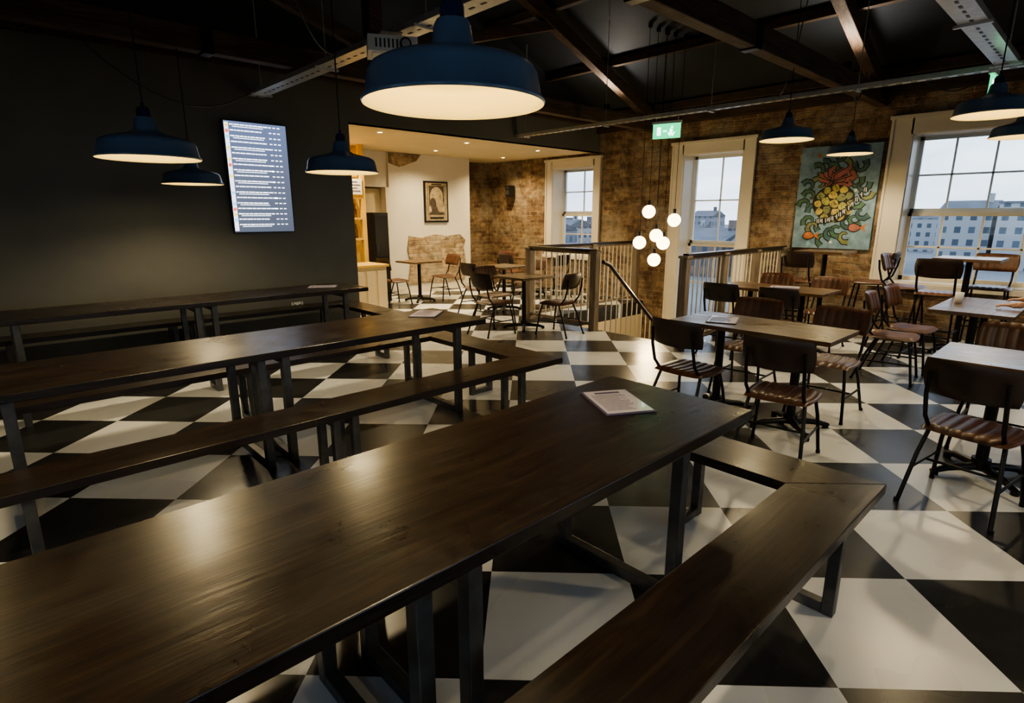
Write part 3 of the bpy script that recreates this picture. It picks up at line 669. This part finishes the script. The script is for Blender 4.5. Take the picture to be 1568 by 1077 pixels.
def building(x,y,sx,sy,top,mat,pitched):
    b=B(); b.b2((x,y,-9),(x+sx,y+sy,top))
    if pitched:
        vs=[(x-.3,y-.3,top),(x-.3,y+sy+.3,top),(x+sx+.3,y+sy+.3,top),(x+sx+.3,y-.3,top),(x+sx/2,y-.3,top+2.2),(x+sx/2,y+sy+.3,top+2.2)]
        b.add(vs,[(0,4,5,1),(3,2,5,4),(0,3,4),(1,5,2)],1)
        b.b2((x+sx*.4,y+1,top+1),(x+sx*.4+1,y+2,top+3.6),0)
    else:
        b.b2((x-.2,y-.2,top),(x+sx+.2,y+sy+.2,top+.4),1); b.b2((x+sx*.3,y+sy*.3,top+.4),(x+sx*.6,y+sy*.5,top+1.8),1)
    b.obj('town_building',[mat,'slate'])
building(150,9,14,9,4.0,'apt',False); building(152,19,14,9,2.6,'apt',True); building(165,-26,14,26,2.4,'gr',False); building(125,31,12,8,.4,'bk',True)
for i in range(60):
    d=95+random.random()*160; a=math.radians(-8+i*1.05)
    if a<math.radians(18) and d<190: d+=100
    building(d*math.cos(a),d*math.sin(a),8+random.random()*7,7+random.random()*8,-5.0+random.random()*4.5*(d/160),['bk','gr','apt'][i%3],i%4!=0)
M['carw']=simple('car_white',(.7,.7,.72),.2); M['carr']=simple('car_red',(.5,.03,.02),.2); M['carg']=simple('car_grey',(.12,.13,.15),.2); M['carglass']=simple('car_glass',(.02,.025,.03),.1)
T_=Matrix(((0,0,1,0),(1,0,0,0),(0,1,0,0),(0,0,0,1)))
for i in range(16):
    b=B(); b.prism([(-2.1,.3),(2.1,.3),(2.15,.8),(1.3,.95),(-2.0,.95),(-2.15,.7)],-.85,.85,0,T_); b.prism([(-1.7,.95),(1.2,.95),(.6,1.45),(-1.2,1.45)],-.75,.75,1,T_)
    for wx in(-1.3,1.3):
        for s in(-.8,.8): b.tube([(s-.1,wx,.32),(s+.1,wx,.32)],.32,2,14)
    b.obj('parked_car',[['carw','carr','carg'][i%3],'carglass','blackp'],(58+9*(i//4),4+ (i%4)*6+random.random()*2,-9),random.choice((0,math.pi/2)),.05)
M['leaf']=simple('foliage',(.03,.06,.02),.9,0,.4,1,.3)
for i in range(9):
    b=B(); b.tube([(0,0,0),(0,0,3)],.2,0,8)
    for k in range(9): b.sphere((random.uniform(-1.5,1.5),random.uniform(-1.5,1.5),3.5+random.uniform(-.8,1.6)),1.2+random.random()*.6,1,10,6)
    b.obj('street_tree',['stair','leaf'],(32+random.random()*8,26+i*5,-9))
# world
w=D.worlds.new('overcast_sky'); SC.world=w; w.use_nodes=True; nt=w.node_tree; bg=nt.nodes['Background']
tc=N(nt,'ShaderNodeTexCoord'); sp=N(nt,'ShaderNodeSeparateXYZ'); L(nt,tc.outputs['Generated'],sp.inputs[0])
c=ramp(nt,sp.outputs[2],[(0,(.72,.80,.88)),(.12,(.60,.71,.84)),(.5,(.54,.65,.80))])
nn=noise(nt,mapping(nt,tc.outputs['Generated'],(1,1,4)),4,5); cr=ramp(nt,nn.outputs[0],[(.38,(.74,.78,.83)),(.65,(1.12,1.1,1.07))])
mm=N(nt,'ShaderNodeMix',data_type='RGBA',blend_type='MULTIPLY'); mm.inputs[0].default_value=1; L(nt,c,mm.inputs[6]); L(nt,cr,mm.inputs[7])
L(nt,mm.outputs[2],bg.inputs[0]); bg.inputs[1].default_value=1.75
# camera
cam=D.cameras.new('camera'); co=D.objects.new('camera',cam); SC.collection.objects.link(co); SC.camera=co
co.location=(0,0,1.56); co.rotation_euler=(math.radians(90-13.5),0,math.radians(46.74-90)); cam.sensor_width=36; cam.lens=865/1568*36; cam.clip_start=.02; cam.clip_end=2000
SC.view_settings.view_transform='AgX'
SC.view_settings.look='AgX - Medium High Contrast'
SC.view_settings.exposure=.8
